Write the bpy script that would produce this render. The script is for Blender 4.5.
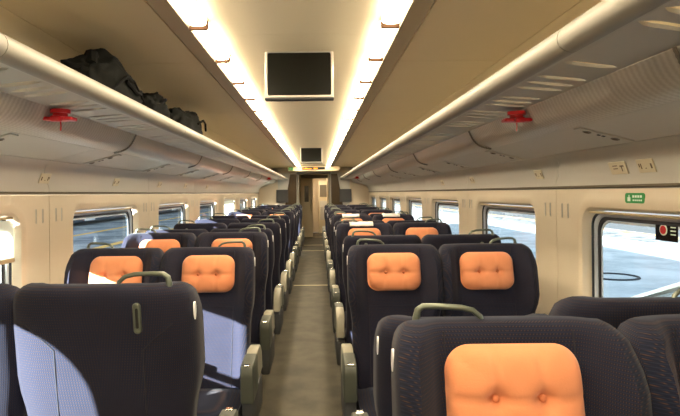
import bpy, bmesh, math, random
from mathutils import Vector, Matrix, noise
random.seed(7)
S = bpy.context.scene
COL = S.collection
for o in list(bpy.data.objects): bpy.data.objects.remove(o)

# ------------------------------------------------------------------ camera
CAMX, CAMZ, FPX = 0.085, 1.50, 514.0
cd = bpy.data.cameras.new('camera'); cam = bpy.data.objects.new('camera', cd); COL.objects.link(cam)
cd.sensor_fit = 'HORIZONTAL'; cd.sensor_width = 36.0; cd.lens = 36.0 * FPX / 680.0
ROLL = math.radians(0.62)
# principal ray (straight down the aisle) lands at pixel (317,193)
VX, VY = 317 - 340, 208 - 193
cd.shift_x = -VX / 680.0; cd.shift_y = -VY / 680.0
cam.matrix_world = Matrix.Translation((CAMX, 0, CAMZ)) @ Matrix.Rotation(math.radians(90), 4, 'X') @ Matrix.Rotation(-ROLL, 4, 'Z')
cd.clip_start = 0.02; cd.clip_end = 400
S.camera = cam

# ------------------------------------------------------------------ sky, sun, exposure
W = bpy.data.worlds.new('world'); S.world = W; W.use_nodes = True
wn = W.node_tree.nodes; wl = W.node_tree.links; wn.clear()
wo = wn.new('ShaderNodeOutputWorld'); wb = wn.new('ShaderNodeBackground'); sk = wn.new('ShaderNodeTexSky')
sk.sky_type = 'NISHITA'; sk.sun_disc = False; sk.sun_elevation = math.radians(13); sk.sun_rotation = math.radians(-135)
sk.air_density = 1.0; sk.dust_density = 1.2
wb.inputs[1].default_value = 0.66
hs = wn.new('ShaderNodeHueSaturation'); hs.inputs['Saturation'].default_value = 0.5; wl.new(sk.outputs[0], hs.inputs['Color']); wl.new(hs.outputs[0], wb.inputs[0]); wl.new(wb.outputs[0], wo.inputs[0])
SUN_DIR = Vector((1.0, 1.0, -0.335)).normalized()
sd = bpy.data.lights.new('sun', 'SUN'); sd.energy = 85.0; sd.angle = math.radians(0.55); sd.color = (1.0, 0.95, 0.90)
so = bpy.data.objects.new('sun', sd); COL.objects.link(so)
so.rotation_euler = SUN_DIR.to_track_quat('-Z', 'Y').to_euler(); so.location = (-12, -20, 8)
S.view_settings.view_transform = 'Standard'; S.view_settings.look = 'None'
S.view_settings.gamma = 1.0; S.view_settings.use_curve_mapping = False
S.view_settings.exposure = 0.12
LAMP = 46.0
S.cycles.use_denoising = True
S.cycles.max_bounces = 10; S.cycles.diffuse_bounces = 5; S.cycles.transparent_max_bounces = 24
S.cycles.sample_clamp_indirect = 6.0

# ------------------------------------------------------------------ materials
def srgb(r, g, b):
    f = lambda c: (c/255/12.92) if c/255 <= 0.04045 else ((c/255+0.055)/1.055)**2.4
    return (f(r), f(g), f(b), 1.0)
def mat(name, col, rough=0.5, metal=0.0, spec=0.5, bump=0.0, bscale=60, vary=0.0, vscale=3.0, emit=None, estr=0.0, sheen=0.0, coat=0.0):
    m = bpy.data.materials.new(name); m.use_nodes = True
    nt = m.node_tree; b = nt.nodes['Principled BSDF']
    b.inputs['Base Color'].default_value = col; b.inputs['Roughness'].default_value = rough
    b.inputs['Metallic'].default_value = metal; b.inputs['Specular IOR Level'].default_value = spec
    if sheen: b.inputs['Sheen Weight'].default_value = sheen; b.inputs['Sheen Roughness'].default_value = 0.5
    if coat: b.inputs['Coat Weight'].default_value = coat
    tc = nt.nodes.new('ShaderNodeTexCoord')
    if bump:
        n = nt.nodes.new('ShaderNodeTexNoise'); n.inputs['Scale'].default_value = bscale; n.inputs['Detail'].default_value = 4
        bp = nt.nodes.new('ShaderNodeBump'); bp.inputs['Strength'].default_value = bump; bp.inputs['Distance'].default_value = 0.004
        nt.links.new(tc.outputs['Object'], n.inputs['Vector']); nt.links.new(n.outputs[0], bp.inputs['Height']); nt.links.new(bp.outputs[0], b.inputs['Normal'])
    if vary:
        n = nt.nodes.new('ShaderNodeTexNoise'); n.inputs['Scale'].default_value = vscale; n.inputs['Detail'].default_value = 5
        mx = nt.nodes.new('ShaderNodeMix'); mx.data_type = 'RGBA'
        mx.inputs[6].default_value = tuple(c*(1-vary) for c in col[:3]) + (1,)
        mx.inputs[7].default_value = tuple(min(1, c*(1+vary)) for c in col[:3]) + (1,)
        nt.links.new(tc.outputs['Object'], n.inputs['Vector']); nt.links.new(n.outputs[0], mx.inputs[0]); nt.links.new(mx.outputs[2], b.inputs['Base Color'])
    if emit:
        b.inputs['Emission Color'].default_value = emit; b.inputs['Emission Strength'].default_value = estr
    return m

def fabric_mat(name, base, dot, line, per=0.0065):
    """dark weave: small warm dots in rows, faint pale cross lines"""
    m = mat(name, base, rough=0.92, spec=0.12, sheen=0.06)
    nt = m.node_tree; b = nt.nodes['Principled BSDF']
    N = nt.nodes.new; L = nt.links.new
    tc = N('ShaderNodeTexCoord'); sp = N('ShaderNodeSeparateXYZ'); L(tc.outputs['Object'], sp.inputs[0])
    def wave(sock, p):
        a = N('ShaderNodeMath'); a.operation = 'MULTIPLY'; a.inputs[1].default_value = 2*math.pi/p; L(sock, a.inputs[0])
        s = N('ShaderNodeMath'); s.operation = 'SINE'; L(a.outputs[0], s.inputs[0])
        r = N('ShaderNodeMath'); r.operation = 'MULTIPLY_ADD'; r.inputs[1].default_value = 0.5; r.inputs[2].default_value = 0.5; L(s.outputs[0], r.inputs[0])
        return r.outputs[0]
    ya = N('ShaderNodeMath'); ya.operation = 'SUBTRACT'; ab = N('ShaderNodeMath'); ab.operation = 'ABSOLUTE'; L(sp.outputs[0], ab.inputs[0]); L(ab.outputs[0], ya.inputs[0]); L(sp.outputs[1], ya.inputs[1])
    wx = wave(ya.outputs[0], per); wz = wave(sp.outputs[2], per)
    mu = N('ShaderNodeMath'); mu.operation = 'MULTIPLY'; L(wx, mu.inputs[0]); L(wz, mu.inputs[1])
    pw = N('ShaderNodeMath'); pw.operation = 'POWER'; pw.inputs[1].default_value = 3.6; L(mu.outputs[0], pw.inputs[0])
    m1 = N('ShaderNodeMix'); m1.data_type = 'RGBA'; m1.inputs[6].default_value = base; m1.inputs[7].default_value = dot; L(pw.outputs[0], m1.inputs[0])
    wz2 = wave(sp.outputs[2], per*1.0); p2 = N('ShaderNodeMath'); p2.operation = 'SUBTRACT'; p2.inputs[0].default_value = 1.0; L(wz2, p2.inputs[1])
    p3 = N('ShaderNodeMath'); p3.operation = 'POWER'; p3.inputs[1].default_value = 6; L(p2.outputs[0], p3.inputs[0])
    p4 = N('ShaderNodeMath'); p4.operation = 'MULTIPLY'; p4.inputs[1].default_value = 0.45; L(p3.outputs[0], p4.inputs[0])
    m2 = N('ShaderNodeMix'); m2.data_type = 'RGBA'; m2.inputs[7].default_value = line; L(p4.outputs[0], m2.inputs[0]); L(m1.outputs[2], m2.inputs[6])
    nz = N('ShaderNodeTexNoise'); nz.inputs['Scale'].default_value = 7; L(tc.outputs['Object'], nz.inputs['Vector'])
    mr = N('ShaderNodeMapRange'); mr.inputs[3].default_value = 0.8; mr.inputs[4].default_value = 1.2; L(nz.outputs[0], mr.inputs[0])
    m3 = N('ShaderNodeVectorMath'); m3.operation = 'SCALE'; L(m2.outputs[2], m3.inputs[0]); L(mr.outputs[0], m3.inputs['Scale'])
    L(m3.outputs[0], b.inputs['Base Color'])
    bp = N('ShaderNodeBump'); bp.inputs['Strength'].default_value = 0.35; bp.inputs['Distance'].default_value = 0.001
    L(mu.outputs[0], bp.inputs['Height']); L(bp.outputs[0], b.inputs['Normal'])
    return m

M = {}
M['ceiling'] = mat('ceiling_cream', srgb(224, 208, 174), 0.55, vary=0.03, vscale=1.5)
M['ceiling_centre'] = mat('ceiling_centre_cream', srgb(215, 203, 175), 0.45)
M['border'] = mat('ceiling_border_grey', srgb(172, 160, 135), 0.5)
M['wall'] = mat('wall_beige', srgb(216, 202, 178), 0.5, vary=0.02, vscale=2.5)
M['upper'] = mat('upper_panel_grey', srgb(198, 195, 186), 0.5, vary=0.02, vscale=2)
M['seam'] = mat('seam_dark', srgb(96, 82, 62), 0.8)
M['ledge'] = mat('ledge_shadow_grey', srgb(108, 100, 86), 0.8, spec=0.1)  # ledge tone darkened to carry the shadow band under the curved panel
M['tube'] = mat('rack_tube_satin', srgb(130, 126, 116), 0.5)
M['shelf'] = mat('rack_shelf_grey', srgb(168, 164, 154), 0.5)
M['lamp'] = mat('lamp_diffuser', srgb(250, 244, 230), 0.4, emit=(1.0, 0.83, 0.58, 1), estr=LAMP)
M['gap'] = mat('lamp_gap', srgb(160, 140, 110), 0.6)
M['divider'] = mat('lamp_divider_brown', srgb(46, 30, 18), 0.9, spec=0.1)
M['fabric'] = fabric_mat('navy_seat_fabric', srgb(22, 26, 41), srgb(74, 54, 42), srgb(42, 46, 62), 0.0078)
M['piping'] = mat('seat_piping', srgb(24, 24, 34), 0.9)
M['pillow'] = mat('orange_pillow_cloth', srgb(212, 136, 94), 0.85, spec=0.2, bump=0.12, bscale=220, vary=0.05, vscale=14, sheen=0.2)
M['button'] = mat('pillow_button', srgb(200, 120, 78), 0.8)
M['armrest'] = mat('armrest_olive_grey', srgb(72, 75, 65), 0.5, vary=0.05, vscale=9)
M['armlight'] = mat('armrest_pale_grey', srgb(142, 138, 120), 0.5)
M['metal'] = mat('handle_green_grey', srgb(104, 110, 98), 0.35, metal=0.5)
M['chrome'] = mat('chrome', srgb(210, 210, 205), 0.18, metal=0.95)
M['white'] = mat('white_plastic', srgb(225, 226, 228), 0.4)
M['topwhite'] = mat('white_strip', srgb(238, 236, 230), 0.8)
M['dark'] = mat('dark_plastic', srgb(26, 26, 28), 0.5)
M['base'] = mat('seat_base_grey', srgb(62, 63, 64), 0.6)
M['rubber'] = mat('window_gasket_black', srgb(22, 24, 32), 0.45)
M['frame'] = mat('window_frame_white', srgb(205, 212, 220), 0.35, metal=0.1)
M['blindbar'] = mat('blind_bar_beige', srgb(190, 170, 132), 0.5)
M['red'] = mat('red_plastic', srgb(190, 18, 28), 0.35, coat=0.3)
M['green'] = mat('green_sign', srgb(20, 140, 62), 0.4)
M['signwhite'] = mat('sign_print_white', srgb(225, 240, 228), 0.5)
M['plate'] = mat('plaque_cream', srgb(206, 196, 168), 0.4)
M['print'] = mat('print_brown', srgb(84, 66, 50), 0.6)
M['glassdark'] = mat('partition_glass_dark', srgb(72, 60, 44), 0.12, spec=0.6)
M['screen'] = mat('screen_black', srgb(8, 10, 8), 0.22, spec=0.4)
M['bezel'] = mat('monitor_bezel_silver', srgb(200, 194, 184), 0.35, metal=0.2)
M['ledtext'] = mat('led_orange', srgb(255, 150, 40), 0.5, emit=srgb(255, 150, 40), estr=2.5)
M['bag'] = mat('bag_black_nylon', srgb(15, 16, 14), 0.9, spec=0.1, bump=0.3, bscale=18, vary=0.3, vscale=9)
M['strap'] = mat('bag_strap', srgb(12, 12, 12), 0.95, spec=0.1)
M['strip'] = mat('floor_metal_strip', srgb(214, 202, 165), 0.5, metal=0.1)
M['door'] = mat('door_cream', srgb(214, 200, 168), 0.4)
M['yellow'] = mat('platform_line_yellow', srgb(206, 160, 70), 0.8)
M['train'] = mat('train_blue_grey', srgb(66, 72, 82), 0.4, vary=0.15, vscale=0.5)
M['trainlight'] = mat('train_pale_stripe', srgb(186, 190, 194), 0.4)
M['asphalt'] = mat('asphalt_dark', srgb(52, 55, 58), 0.9, bump=0.3, bscale=8, vary=0.2, vscale=0.6)
M['blind'] = mat('roller_blind_cream', srgb(240, 238, 226), 0.8)
# translucent blind
nt = M['blind'].node_tree; b = nt.nodes['Principled BSDF']; out = nt.nodes['Material Output']
tr = nt.nodes.new('ShaderNodeBsdfTranslucent'); tr.inputs[0].default_value = srgb(245, 246, 240)
mx = nt.nodes.new('ShaderNodeMixShader'); mx.inputs[0].default_value = 0.55
nt.links.new(b.outputs[0], mx.inputs[1]); nt.links.new(tr.outputs[0], mx.inputs[2]); nt.links.new(mx.outputs[0], out.inputs[0])

def floor_material():
    m = mat('floor_vinyl_olive_brown', srgb(96, 88, 68), 0.6, spec=0.2)
    nt = m.node_tree; b = nt.nodes['Principled BSDF']; N = nt.nodes.new; L = nt.links.new
    tc = N('ShaderNodeTexCoord')
    n1 = N('ShaderNodeTexNoise'); n1.inputs['Scale'].default_value = 130; n1.inputs['Detail'].default_value = 2
    n2 = N('ShaderNodeTexNoise'); n2.inputs['Scale'].default_value = 4.5; n2.inputs['Detail'].default_value = 7
    L(tc.outputs['Object'], n1.inputs['Vector']); L(tc.outputs['Object'], n2.inputs['Vector'])
    ad = N('ShaderNodeMath'); ad.operation = 'ADD'; L(n1.outputs[0], ad.inputs[0]); L(n2.outputs[0], ad.inputs[1])
    cr = N('ShaderNodeValToRGB'); cr.color_ramp.elements[0].position = 0.38; cr.color_ramp.elements[1].position = 0.62
    hf = N('ShaderNodeMath'); hf.operation = 'MULTIPLY'; hf.inputs[1].default_value = 0.5; L(ad.outputs[0], hf.inputs[0])
    cr.color_ramp.elements[0].color = srgb(56, 52, 42); cr.color_ramp.elements[1].color = srgb(88, 82, 66)
    L(hf.outputs[0], cr.inputs[0]); L(cr.outputs[0], b.inputs['Base Color'])
    return m
M['floor'] = floor_material()

def ribbed_material():
    m = mat('ribbed_duct_cover', srgb(186, 182, 168), 0.35, metal=0.1)
    nt = m.node_tree; b = nt.nodes['Principled BSDF']; N = nt.nodes.new; L = nt.links.new
    tc = N('ShaderNodeTexCoord'); sp = N('ShaderNodeSeparateXYZ'); L(tc.outputs['Object'], sp.inputs[0])
    a = N('ShaderNodeMath'); a.operation = 'MULTIPLY'; a.inputs[1].default_value = 2*math.pi/0.026; L(sp.outputs[1], a.inputs[0])
    s = N('ShaderNodeMath'); s.operation = 'SINE'; L(a.outputs[0], s.inputs[0])
    bp = N('ShaderNodeBump'); bp.inputs['Strength'].default_value = 0.25; bp.inputs['Distance'].default_value = 0.002
    L(s.outputs[0], bp.inputs['Height']); L(bp.outputs[0], b.inputs['Normal'])
    mr = N('ShaderNodeMapRange'); mr.inputs[1].default_value = -1; mr.inputs[2].default_value = 1; L(s.outputs[0], mr.inputs[0])
    mx = N('ShaderNodeMix'); mx.data_type = 'RGBA'; mx.inputs[6].default_value = srgb(184, 180, 168); mx.inputs[7].default_value = srgb(200, 197, 186)
    L(mr.outputs[0], mx.inputs[0]); L(mx.outputs[2], b.inputs['Base Color'])
    return m
M['ribbed'] = ribbed_material()

def snow_material(name, c1, c2, sc):
    m = mat(name, c1, 0.9, spec=0.2); nt = m.node_tree; b = nt.nodes['Principled BSDF']; N = nt.nodes.new; L = nt.links.new
    tc = N('ShaderNodeTexCoord'); n = N('ShaderNodeTexNoise'); n.inputs['Scale'].default_value = sc; n.inputs['Detail'].default_value = 8; n.inputs['Roughness'].default_value = 0.65
    L(tc.outputs['Object'], n.inputs['Vector'])
    cr = N('ShaderNodeValToRGB'); cr.color_ramp.elements[0].position = 0.40; cr.color_ramp.elements[1].position = 0.58
    cr.color_ramp.elements[0].color = c1; cr.color_ramp.elements[1].color = c2
    L(n.outputs[0], cr.inputs[0]); L(cr.outputs[0], b.inputs['Base Color'])
    return m
M['platform'] = snow_material('platform_pale_concrete', srgb(178, 184, 186), srgb(206, 212, 214), 0.9)
M['platform_patchy'] = snow_material('platform_trodden_snow', srgb(62, 65, 68), srgb(134, 138, 140), 2.2)
M['platform_left'] = snow_material('platform_left_concrete', srgb(98, 102, 106), srgb(150, 152, 152), 0.5)

def glass_material(name, tint, gloss=0.06):
    m = bpy.data.materials.new(name); m.use_nodes = True; nt = m.node_tree; nt.nodes.clear()
    o = nt.nodes.new('ShaderNodeOutputMaterial'); t = nt.nodes.new('ShaderNodeBsdfTransparent'); g = nt.nodes.new('ShaderNodeBsdfGlossy')
    t.inputs[0].default_value = tint; g.inputs['Roughness'].default_value = 0.03
    fc = nt.nodes.new('ShaderNodeLayerWeight'); fc.inputs[0].default_value = 0.5
    pw = nt.nodes.new('ShaderNodeMath'); pw.operation = 'POWER'; pw.inputs[1].default_value = 5
    fr = nt.nodes.new('ShaderNodeMath'); fr.operation = 'MULTIPLY_ADD'; fr.inputs[1].default_value = 0.6; fr.inputs[2].default_value = 0.03
    nt.links.new(fc.outputs['Facing'], pw.inputs[0]); nt.links.new(pw.outputs[0], fr.inputs[0])
    mx = nt.nodes.new('ShaderNodeMixShader')
    nt.links.new(fr.outputs[0], mx.inputs[0]); nt.links.new(t.outputs[0], mx.inputs[1]); nt.links.new(g.outputs[0], mx.inputs[2]); nt.links.new(mx.outputs[0], o.inputs[0])
    return m
M['glass'] = glass_material('window_glass', (0.86, 0.93, 0.95, 1))
M['glassgrey'] = glass_material('partition_glass_grey', (0.35, 0.36, 0.36, 1))

# ------------------------------------------------------------------ helpers
def mesh_from(name, verts, faces, m, smooth=False, parent=None, mats=None):
    me = bpy.data.meshes.new(name); me.from_pydata([tuple(v) for v in verts], [], faces); me.update()
    bm = bmesh.new(); bm.from_mesh(me); bmesh.ops.recalc_face_normals(bm, faces=bm.faces); bm.to_mesh(me); bm.free()
    for mm in ([m] if m else []): me.materials.append(mm)
    if smooth:
        me.polygons.foreach_set('use_smooth', [True]*len(me.polygons))
        if smooth != 'all':
            try: me.set_sharp_from_angle(angle=math.radians(smooth if smooth is not True else 40))
            except Exception: pass
    o = bpy.data.objects.new(name, me); COL.objects.link(o)
    if parent: o.parent = parent
    return o
class MB:
    def __init__(s): s.v = []; s.f = []
    def add(s, v, f):
        n = len(s.v); s.v += [tuple(p) for p in v]; s.f += [tuple(i+n for i in q) for q in f]; return s
    def box(s, x0, x1, y0, y1, z0, z1):
        v = [(x, y, z) for x in (x0, x1) for y in (y0, y1) for z in (z0, z1)]
        return s.add(v, [(0,1,3,2),(4,6,7,5),(0,4,5,1),(2,3,7,6),(0,2,6,4),(1,5,7,3)])
    def rbox(s, x0, x1, y0, y1, z0, z1, r=0.01, seg=2):
        bm = bmesh.new(); bmesh.ops.create_cube(bm, size=1)
        for v in bm.verts: v.co = Vector(((x0+x1)/2+v.co.x*(x1-x0), (y0+y1)/2+v.co.y*(y1-y0), (z0+z1)/2+v.co.z*(z1-z0)))
        bmesh.ops.bevel(bm, geom=bm.edges[:], offset=min(r, .49*min(x1-x0, y1-y0, z1-z0)), segments=seg, affect='EDGES', profile=0.5)
        bm.verts.index_update(); s.add([v.co.copy() for v in bm.verts], [[v.index for v in f.verts] for f in bm.faces]); bm.free(); return s
    def prism(s, poly, y0, y1):       # closed polygon in xz extruded along y
        n = len(poly)
        v = [(p[0], y0, p[1]) for p in poly] + [(p[0], y1, p[1]) for p in poly]
        f = [(i, (i+1) % n, n+(i+1) % n, n+i) for i in range(n)] + [tuple(range(n)), tuple(range(n, 2*n))]
        return s.add(v, f)
    def sheet(s, prof, y0, y1, t):    # open profile in xz, thickness t to the left of travel
        P = [Vector((p[0], p[1])) for p in prof]; off = []
        for i, p in enumerate(P):
            a = P[max(i-1, 0)]; b = P[min(i+1, len(P)-1)]; d = (b-a).normalized()
            off.append(p + Vector((-d.y, d.x))*t)
        n = len(P); v = []
        for y in (y0, y1):
            v += [(p.x, y, p.y) for p in P] + [(p.x, y, p.y) for p in off]
        f = []
        for i in range(n-1):
            f += [(i, i+1, 2*n+i+1, 2*n+i), (n+i, n+i+1, 3*n+i+1, 3*n+i), (i, i+1, n+i+1, n+i), (2*n+i, 2*n+i+1, 3*n+i+1, 3*n+i)]
        f += [(0, n, 3*n, 2*n), (n-1, 2*n-1, 4*n-1, 3*n-1)]
        return s.add(v, f)
    def tube(s, pts, r, seg=8, closed=False):
        P = [Vector(p) for p in pts]; n = len(P); R = r if isinstance(r, (list, tuple)) else [r]*n
        base = len(s.v); up = Vector((0, 0, 1)); prev = None
        for i, p in enumerate(P):
            a = P[(i-1) % n] if closed else P[max(i-1, 0)]; b = P[(i+1) % n] if closed else P[min(i+1, n-1)]
            d = (b-a).normalized()
            if prev is None:
                u = d.cross(up) if abs(d.dot(up)) < .95 else d.cross(Vector((1, 0, 0)))
            else: u = prev - d*prev.dot(d)
            u.normalize(); w = d.cross(u); prev = u
            for k in range(seg):
                a2 = 2*math.pi*k/seg; q = p + (u*math.cos(a2)+w*math.sin(a2))*R[i]; s.v.append(tuple(q))
        for i in range(n if closed else n-1):
            j = (i+1) % n
            for k in range(seg):
                s.f.append((base+i*seg+k, base+i*seg+(k+1) % seg, base+j*seg+(k+1) % seg, base+j*seg+k))
        if not closed:
            s.f.append(tuple(base+k for k in range(seg))); s.f.append(tuple(base+(n-1)*seg+k for k in range(seg)))
        return s
    def disc(s, c, ax, r, t, seg=16, ry=None):  # flat cylinder, axis 'x','y','z'
        ry = ry or r; v = []
        for d in (-t/2, t/2):
            for k in range(seg):
                a = 2*math.pi*k/seg; p, q = r*math.cos(a), ry*math.sin(a)
                v.append({'x': (c[0]+d, c[1]+p, c[2]+q), 'y': (c[0]+p, c[1]+d, c[2]+q), 'z': (c[0]+p, c[1]+q, c[2]+d)}[ax])
        f = [(k, (k+1) % seg, seg+(k+1) % seg, seg+k) for k in range(seg)] + [tuple(range(seg)), tuple(range(seg, 2*seg))]
        return s.add(v, f)
    def build(s, name, m, parent=None, smooth=35): return mesh_from(name, s.v, s.f, m, smooth, parent)
def tag(o, label, cat=None, group=None, kind=None):
    o['label'] = label
    if cat: o['category'] = cat
    if group: o['group'] = group
    if kind: o['kind'] = kind
    return o
def empty(name, loc=(0, 0, 0), rz=0):
    o = bpy.data.objects.new(name, None); o.empty_display_size = .1; COL.objects.link(o); o.location = loc; o.rotation_euler = (0, 0, rz); return o
def rrect(cy, cz, w, h, r, n=6):      # rounded rectangle outline in (y,z)
    pts = []
    for (sx, sz, a0) in ((1, 1, 0), (-1, 1, 90), (-1, -1, 180), (1, -1, 270)):
        for k in range(n+1):
            a = math.radians(a0+90*k/n); pts.append((cy+sx*(w/2-r)+r*math.cos(a), cz+sz*(h/2-r)+r*math.sin(a)))
    return pts
def rings(mb, loops, cap_last=False, cap_first=False):
    n = len(loops[0]); b = len(mb.v)
    for L_ in loops: mb.v += [tuple(p) for p in L_]
    for i in range(len(loops)-1):
        for k in range(n):
            mb.f.append((b+i*n+k, b+i*n+(k+1) % n, b+(i+1)*n+(k+1) % n, b+(i+1)*n+k))
    if cap_first: mb.f.append(tuple(b+k for k in range(n)))
    if cap_last: mb.f.append(tuple(b+(len(loops)-1)*n+k for k in range(n)))
ORD = ['zeroth','first','second','third','fourth','fifth','sixth','seventh','eighth','ninth','tenth','eleventh','twelfth','thirteenth','fourteenth','fifteenth','sixteenth']

# ------------------------------------------------------------------ shell dimensions
HW = 1.50; YB, YF = -3.36, 14.0; MOD = 1.80; SEAM0 = 3.04; CZ = 2.20
mods = [k for k in range(-4, 7) if SEAM0 + k*MOD < YF - .1 and SEAM0+(k+1)*MOD > YB+.1]
def modspan(k): return max(SEAM0+k*MOD, YB), min(SEAM0+(k+1)*MOD, YF)

# floor: vinyl sheets with thin metal joint strips
fl = empty('floor'); tag(fl, 'olive brown speckled vinyl floor of the aisle', 'floor', kind='structure')
joints = [YB, -1.0, 3.7-.55, 8.35, 13.35, 14.8, 17.5, 19.6]
for i in range(len(joints)-1):
    hwid = HW+.10 if joints[i+1] < 14 else HW
    MB().box(-hwid, hwid, joints[i]+.0, joints[i+1], -.04, 0).build('vinyl_sheet', M['floor'], fl)
    if i > 0 and i != 2: MB().rbox(-.31, .31, joints[i]-.02, joints[i]+.02, 0, .005, .0015, 1).build('joint_strip', M['strip'], fl)

# ceiling
ce = empty('ceiling'); tag(ce, 'cream panelled carriage ceiling with pale centre strip between the lamps', 'ceiling', kind='structure')
tm = 1.72
for s in (-1, 1):
    y = YB; ys = [YB]+[2.74+tm*k for k in range(-3, 7) if YB < 2.74+tm*k < YF-.1]+[YF]
    for a, b_ in zip(ys[:-1], ys[1:]):
        p = [(s*.530, CZ), (s*1.062, CZ-.004)]
        if s > 0: p = p
        else: p = p[::-1]
        MB().sheet(p, a+.0025, b_-.0025, .012).build('outer_panel', M['ceiling'], ce)
    pr = [(s*.432, CZ-.004), (s*.44, CZ-.010), (s*.522, CZ-.003), (s*.526, CZ+.006)]
    MB().sheet(pr if s > 0 else pr[::-1], YB, YF, .008).build('border_strip', M['border'], ce)
    MB().box(s*.5, s*1.3, YB, YF, CZ+.016, CZ+.03).build('backing_board', M['seam'], ce)
ys = [YB]+[2.36+1.06*k for k in range(-5, 12) if YB < 2.36+1.06*k < YF-.1]+[YF]
for a, b_ in zip(ys[:-1], ys[1:]):
    pr = [(-.352, CZ+.014), (-.33, CZ+.022), (-.2, CZ+.030), (0, CZ+.032), (.2, CZ+.030), (.33, CZ+.022), (.352, CZ+.014)]
    MB().sheet(pr, a+.001, b_-.001, .01).build('centre_panel', M['ceiling_centre'], ce)
MB().box(-.5, .5, YB, YF, CZ+.05, CZ+.07).build('backing_board', M['gap'], ce)
# lamps
LP = .534
for s in (-1, 1):
    t = empty('ceiling_light', (s*.393, 0, CZ))
    tag(t, 'long %s strip of glowing warm white diffusers along the ceiling' % ('left' if s < 0 else 'right'), 'ceiling light', 'ceiling light strips')
    k = -10
    MB().box(-.041, .041, YB, 13.3, .012, .04).build('housing', M['gap'], t)
    while True:
        a = 2.115+LP*k; b_ = a+LP; k += 1
        if b_ > 13.35: break
        if a < YB: continue
        mb = MB(); oc = [(x, y) for x, y in rrect(0, (a+b_)/2, .074, LP-.022, .026, 4)]
        oi = [(x, y) for x, y in rrect(0, (a+b_)/2, .066, LP-.030, .022, 4)]
        rings(mb, [[(x, y, .014) for x, y in oc], [(x, y, -.006) for x, y in oc], [(x, y, -.012) for x, y in oi]], True, True)
        mb.build('diffuser', M['lamp'], t)
        MB().rbox(-.039, .039, a-.007, a+.007, -.026, .014, .003, 1).build('divider', M['divider'], t)

# roof shell outside, closes the body
rf = MB().sheet([(1.66, 1.50), (1.64, 1.9), (1.35, 2.28), (.8, 2.42), (0, 2.46), (-.8, 2.42), (-1.35, 2.28), (-1.64, 1.9), (-1.66, 1.50)], YB-.1, 19.8, -.03).build('roof', M['shelf'])
tag(rf, 'outer roof shell of the carriage body', 'roof', kind='structure')

# ------------------------------------------------------------------ side walls + windows
WC, WWID, WZ0, WZ1 = SEAM0+MOD/2, 1.20, .80, 1.405
def win_dims(s, k, y0, y1):      # unseen left window, shrunk and rounded to shape the sun patch on the first row
    if (s, k) == (-1, -2): return .71, (WZ0+WZ1)/2+.02, .52, WZ1-WZ0+.04, .17
    return (y0+y1)/2, (WZ0+WZ1)/2, WWID, WZ1-WZ0, .085
def wall_panel(parent, s, y0, y1, k):
    cy, cz, w, h, cr_ = win_dims(s, k, y0, y1); z0, z1 = .0, 1.505
    y0 += .0025; y1 -= .0025
    hole = rrect(cy, cz, w, h, cr_, 8)
    def to_rect(loop):
        out = []
        # corners of the hole's quarter arcs map onto outer rect
        n = len(loop); q = n//4
        for c, (sy, sz) in enumerate(((1, 1), (-1, 1), (-1, -1), (1, -1))):
            ye = y1 if sy > 0 else y0; ze = z1 if sz > 0 else z0
            seg = loop[c*q:(c+1)*q]
            for k, (a, b_) in enumerate(seg):
                f = k/(q-1)
                # first half runs along the side edge, second half along the top/bottom (order flips per corner)
                horiz_first = (c in (1, 3))
                if (f <= .5) != horiz_first:
                    bb = b_ if f not in (.5,) else ze
                    bz = b_ + (ze-b_)*min(1, f*2 if not horiz_first else (1-f)*2)
                    out.append((ye, bz))
                else:
                    ay = a + (ye-a)*min(1, (1-f)*2 if not horiz_first else f*2)
                    out.append((ay, ze))
        return out
    rect = to_rect(hole)
    def ex(d):  return rrect(cy, cz, w+2*d, h+2*d, cr_+d, 8)
    mb = MB()
    X = lambda loop, x: [(s*x, p[0], p[1]) for p in loop]
    rings(mb, [X(rect, HW+.03), X(rect, HW), X(ex(.075), HW), X(ex(.055), HW-.006), X(ex(.03), HW-.007), X(ex(.008), HW-.001), X(hole, HW+.010), X(ex(-.010), HW+.045), X(ex(-.010), HW+.085)])
    # outer skin
    rings(mb, [X(rect, HW+.03), X(rect, HW+.085), X(ex(-.010), HW+.085)])
    return mb.build('wall_panel', M['wall'], parent, 32)
def vent_slots(parent, s, y, zc):
    for dy in (-.035, .035):
        mb = MB()
        x = HW-.0015
        lp = rrect(y+dy, zc, .014, .085, .0069, 4); li = rrect(y+dy, zc, .009, .080, .0044, 4)
        rings(mb, [[(s*x, a, b_) for a, b_ in lp], [(s*(x-.002), a, b_) for a, b_ in li], [(s*(x+.001), a, b_) for a, b_ in li]], True)
        mb.build('vent_slot', M['upper'], parent)
wname = {-1: 'left', 1: 'right'}
window_no = 0
UP = [(1.15, 1.762), (1.22, 1.742), (1.40, 1.696), (1.435, 1.675), (1.465, 1.64), (1.485, 1.59), (1.495, 1.545), (1.498, 1.522)]
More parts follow.
